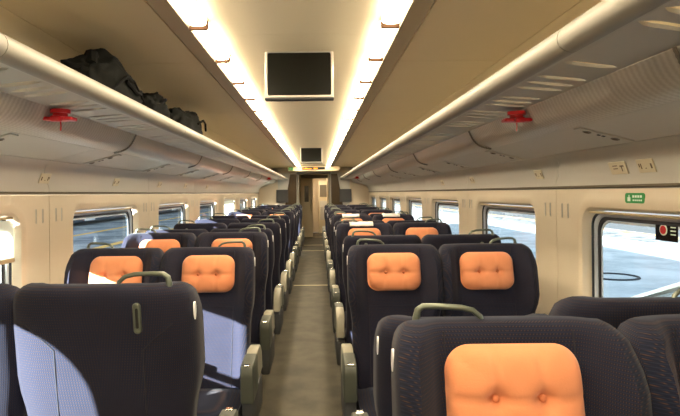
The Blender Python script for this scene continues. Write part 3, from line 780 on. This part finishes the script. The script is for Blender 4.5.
def make_seat(side, aisle):
    """side: local x sign that carries the handle and the outer armrest"""
    t = empty('train_seat')
    bkr = backrest_mesh(t); pillow_mesh(t); cushion_mesh(t)
    # piping on the rear face: vertical seams that turn outwards, and on the front flanks
    for s in (-1, 1):
        pts = [(s*.130, z) for z in (.40, .55, .70, .85, .98, 1.05)]+[(s*.155, 1.075), (s*.185, 1.10), (s*.215, 1.125)]
        MB().tube([(x, back_surface(x, z)+.0005, z) for x, z in pts], .0022, 5).build('seam', M['piping'], bkr)
        pts = [(s*.150, z) for z in (.46, .6, .75, .9, 1.0, 1.1, 1.18, 1.22)]
        MB().tube([(x, front_y(x, z)-.0008, z) for x, z in pts], .0020, 5).build('seam', M['piping'], bkr)
    pts = [(x/100, .90) for x in range(-15, 16, 3)]
    MB().tube([(x, front_y(x, z)-.0006, z) for x, z in pts], .0016, 5).build('seam', M['piping'], bkr)
    # handle, arch on the top edge
    yc = yf(1.23)+.055
    h = [(.045, yc-.01, 1.225), (.05, yc-.012, 1.243), (.068, yc-.012, 1.258), (.095, yc-.012, 1.265), (.15, yc-.006, 1.268), (.185, yc, 1.267), (.198, yc, 1.258), (.202, yc, 1.24), (.203, yc, 1.215)]
    g = MB().tube([(side*x, y, z) for x, y, z in h], [.006, .0065, .007, .007, .007, .0075, .008, .009, .010], 10).build('grab_handle', M['metal'], t, 60)
    # coat hook plate on the back
    xc = side*.118; zc = 1.145; mb = MB()
    y0 = back_surface(xc, zc)
    ln = math.atan2(.165/.83-.06, 1)
    def pl(w, hh, dy): 
        out = []
        for (a, b_) in rrect(xc, zc, w, hh, w/2-.0005, 5): out.append((a, back_surface(xc, b_)+dy, b_))
        return out
    rings(mb, [pl(.023, .092, -.004), pl(.023, .092, .004), pl(.019, .088, .007), pl(.010, .062, .007), pl(.009, .060, .003)], False, True); hp = mb.build('hook_plate', M['metal'], t, 50)
    mb = MB(); rings(mb, [pl(.0095, .061, .0025), pl(.0095, .061, .0035)], True, True); mb.build('slot', M['dark'], hp)
    # badges: pale ovals on both flanks of the wings
    for s in (side,):
        z = 1.15; xx = lerp_tab(WT, z); yy = yf(z)+.03
        mb = MB(); mb.disc((s*(xx-.001), yy, z), 'x', .013, .008, 16, .027); mb.build('side_badge', M['white'], t, 40)
    # base, legs and footrest
    MB().rbox(-.22, .22, -.40, .06, .29, .335, .015, 2).build('seat_frame', M['base'], t)
    MB().rbox(-.05, .05, -.30, .0, .0, .30, .02, 2).build('pedestal', M['base'], t)
    MB().rbox(-.16, .16, -.33, .03, .0, .035, .012, 2).build('floor_plate', M['base'], t)
    # outer armrest: tall console box with sloping top, pale rear panel
    def arm(xc, wd, name='armrest', console=True):
        mb = MB(); x0, x1 = xc-wd/2, xc+wd/2
        prof = [(-.300, .47), (-.305, .60), (-.302, .635), (-.290, .650), (-.20, .657), (-.12, .660), (-.110, .652), (-.105, .47)]
        def lp(x, k): 
            cy, cz = -.205, .56
            return [(x, cy+(y-cy)*k, cz+(z-cz)*k) for y, z in prof]
        rings(mb, [lp(x0, .93), lp(x0+.006, 1), lp(x1-.006, 1), lp(x1, .93)], True, True)
        a = mb.build(name, M['armrest'], t, 40)
        mb = MB().rbox(x0+.018, x1-.018, -.296, -.272, .650, .6565, .002, 1); mb.build('lid_latch', M['chrome'], a)
        mb = MB().rbox(x0+.004, x1-.004, -.285, .13, .30, .475, .012, 2); mb.build('side_panel', M['base'], a)
        # pale slanted rear fairing
        mb = MB(); pr = [(-.105, .50), (-.105, .655), (-.06, .668), (.06, .655), (.125, .60), (.145, .50)]
        def l2(x, k):
            return [(x, .0+(y)*k, .58+(z-.58)*k) for y, z in pr]
        rings(mb, [l2(x0+.004, .94), l2(x0+.010, 1), l2(x1-.010, 1), l2(x1-.004, .94)], True, True); mb.build('rear_fairing', M['armlight'], a, 40)
    arm(side*.285, .066)
    if aisle:
        MB().rbox(-side*.268-.016, -side*.268+.016, -.28, .02, .60, .645, .012, 2).build('centre_armrest', M['armrest'], t)
    return t
protos = {}
for side in (-1, 1):
    for aisle in (True, False): protos[(side, aisle)] = make_seat(side, aisle)
def copy_tree(o, parent=None):
    c = o.copy(); COL.objects.link(c); c.parent = parent
    for ch in o.children: copy_tree(ch, c)
    return c
used = set()
PIV = Vector((0, .03, .42))
def place(side_s, aisle, Y, facing, rec, label, drop=.03):
    # local handle side: facing camera (N) no rotation; facing away (A) rotated 180
    outward = -side_s if aisle else side_s       # world x sign of the outer edge
    loc_side = outward if facing == 'N' else -outward
    pr = protos[(loc_side, aisle)]
    o = pr if (loc_side, aisle) not in used else copy_tree(pr)
    if (loc_side, aisle) in used:
        pass
    used.add((loc_side, aisle))
    X = (.525 if aisle else 1.062) if side_s > 0 else (-.554 if aisle else -1.092)
    o.location = (X, Y, 0); o.rotation_euler = (0, 0, 0 if facing == 'N' else math.pi)
    Rm = Matrix.Translation((0, 0, -drop)) @ Matrix.Translation(PIV) @ Matrix.Rotation(-rec, 4, 'X') @ Matrix.Translation(-PIV)
    for ch in o.children:
        if ch.name.split('.')[0] in BACKSET: ch.matrix_basis = Rm
    tag(o, label, 'seat', 'train seats')
    return o
# order matters: copies are taken before the prototype is reclined
LEFT = [(1.74, 'A', 0), (2.82, 'N', .05), (3.68, 'N', .0), (4.49, 'A', 0), (5.36, 'A', .0), (6.23, 'A', 0), (7.1, 'A', .0), (8.15, 'N', 0), (9.0, 'N', 0), (9.9, 'A', 0), (10.75, 'A', 0), (11.9, 'N', 0), (12.75, 'N', 0)]
RIGHT = [(1.02, 'N', 0), (1.70, 'A', 0), (2.82, 'N', .02), (3.69, 'A', 0), (4.66, 'N', 0), (5.49, 'A', 0), (6.45, 'N', 0), (7.27, 'A', 0), (8.22, 'N', 0), (9.05, 'A', 0), (10.0, 'N', 0), (10.85, 'A', 0), (11.8, 'N', 0), (12.7, 'A', 0)]
for sname, sg, rows in (('left', -1, LEFT), ('right', 1, RIGHT)):
    for j, (Y, fc, rec) in enumerate(rows):
        for aisle in (True, False):
            pos = 'aisle' if aisle else 'window'
            d = 'with orange pillow facing the camera' if fc == 'N' else 'seen from behind'
            lb = 'navy seat %s, %s side, %s row %s of aisle' % (d, pos, ORD[j+1], sname)
            dr_ = {('left', 0): 0, ('right', 0): .045, ('right', 1): .10 if aisle else .05, ('left', 1): .045, ('right', 2): .045}.get((sname, j), .028)
            o_ = place(sg, aisle, Y, fc, rec, lb, dr_)
            if (sname, j, aisle) == ('right', 1, True):
                for c_ in list(o_.children):
                    if c_.name.startswith('grab_handle'): bpy.data.objects.remove(c_)
# thin white strips over the tops of some far right seats
for (X, Y, lb) in ((.50, 4.66, 'white strip over the top of an aisle seat, fifth row right'), (.52, 6.45, 'white strip over the top of the aisle seat, seventh row right'), (1.04, 6.45, 'white strip over the top of the window seat, seventh row right')):
    y0 = yf(1.23); mb = MB(); prof = [(y0-.012, 1.212), (y0-.008, 1.228), (y0+.012, 1.244), (y0+.05, 1.248), (y0+.09, 1.244), (y0+.108, 1.225), (y0+.11, 1.19)]
    n = 9; v = []; f = []
    for i in range(n):
        x = -.11+.22*i/(n-1)
        for (y, z) in prof: v.append((x, y, z+.001*math.sin(i*1.9)))
    for i in range(n-1):
        for k in range(len(prof)-1): a = i*len(prof)+k; f.append((a, a+1, a+len(prof)+1, a+len(prof)))
    o = mesh_from('seat_top_strip', v, f, M['topwhite'], True); o.location = (X, Y, -.028)
    so_ = o.modifiers.new('solid', 'SOLIDIFY'); so_.thickness = .003; so_.offset = 1
    tag(o, lb, 'headrest cover', 'white strips on seat tops')

# ------------------------------------------------------------------ outside
g = MB().box(1.75, 60, -60, 160, -.35, -.25).build('platform', M['platform']); tag(g, 'pale snow-bright platform outside the right windows', 'platform', kind='structure')
g = MB().box(-60, -1.75, -60, 160, -.35, -.25).build('pavement', M['platform_left']); tag(g, 'blue grey platform outside the left windows', 'platform', kind='structure')
g = MB().box(13.3, 40, -60, 160, -.25, -.236).build('road', M['asphalt']); tag(g, 'dark asphalt lane beyond the right platform', 'road', kind='structure')
g = MB().box(10.9, 13.3, -60, 160, -.25, -.243).build('pavement', M['platform_patchy']); tag(g, 'patchy trodden strip between the bright platform and the asphalt', 'pavement', kind='structure')
for x, nm, lb in ((12.9, 'platform_line', 'yellow safety line on the right platform'), (-7.2, 'platform_line', 'yellow safety line on the left platform nearest the carriage'), (-10.5, 'platform_line', 'yellow safety line on the left platform farther from the carriage')):
    w_ = .16
    g = MB().box(x-w_, x+w_, -60, 160, -.25, -.240).build(nm, M['yellow']); tag(g, lb, 'line', kind='structure')
mh = MB().tube([(6.0+.46*math.cos(2*math.pi*k/28), 10.3+.42*math.sin(2*math.pi*k/28), -.245) for k in range(28)], .028, 6, True).build('manhole_ring', M['asphalt'])
tag(mh, 'dark ring of a manhole on the bright right platform', 'manhole')
rl = empty('handrail', (0, 0, 0))
MB().tube([(1.72, 1.8, 1.25), (2.32, 4.2, .50)], .028, 10).build('rail', M['chrome'], rl)
MB().tube([(1.72, 1.8, 1.13), (2.32, 4.2, .38)], .014, 8).build('lower_rail', M['chrome'], rl)
for yy in (1.84, 4.1): 
    f_ = (yy-1.8)/2.4; MB().tube([(1.74+.6*f_, yy, -.25), (1.72+.6*f_, yy, 1.25-.75*f_)], .02, 8).build('post', M['chrome'], rl)
tag(rl, 'sloping metal handrail just outside the nearest right window', 'handrail')
# train on the far left track
tr0 = empty('parked_train', (-13.5, 0, 0)); tag(tr0, 'blue grey train standing beyond the left platform', 'train')
MB().rbox(-2.6, 0, -20, 120, .0-.1, 3.0, .25, 3).build('body', M['train'], tr0)
for k in range(40): MB().rbox(-.02, .015, -18+3.2*k, -16.2+3.2*k, 1.2, 2.0, .01, 1).build('window', M['screen'], tr0)
MB().rbox(-.02, .02, -20, 120, .55, .75, .01, 1).build('stripe', M['trainlight'], tr0)
MB().rbox(-.02, .02, -20, 120, .30, .36, .01, 1).build('stripe', M['yellow'], tr0)
for k in range(10): MB().rbox(-.03, .03, -15+9*k, -13.6+9*k, .0, 2.2, .02, 1).build('door', M['trainlight'], tr0)
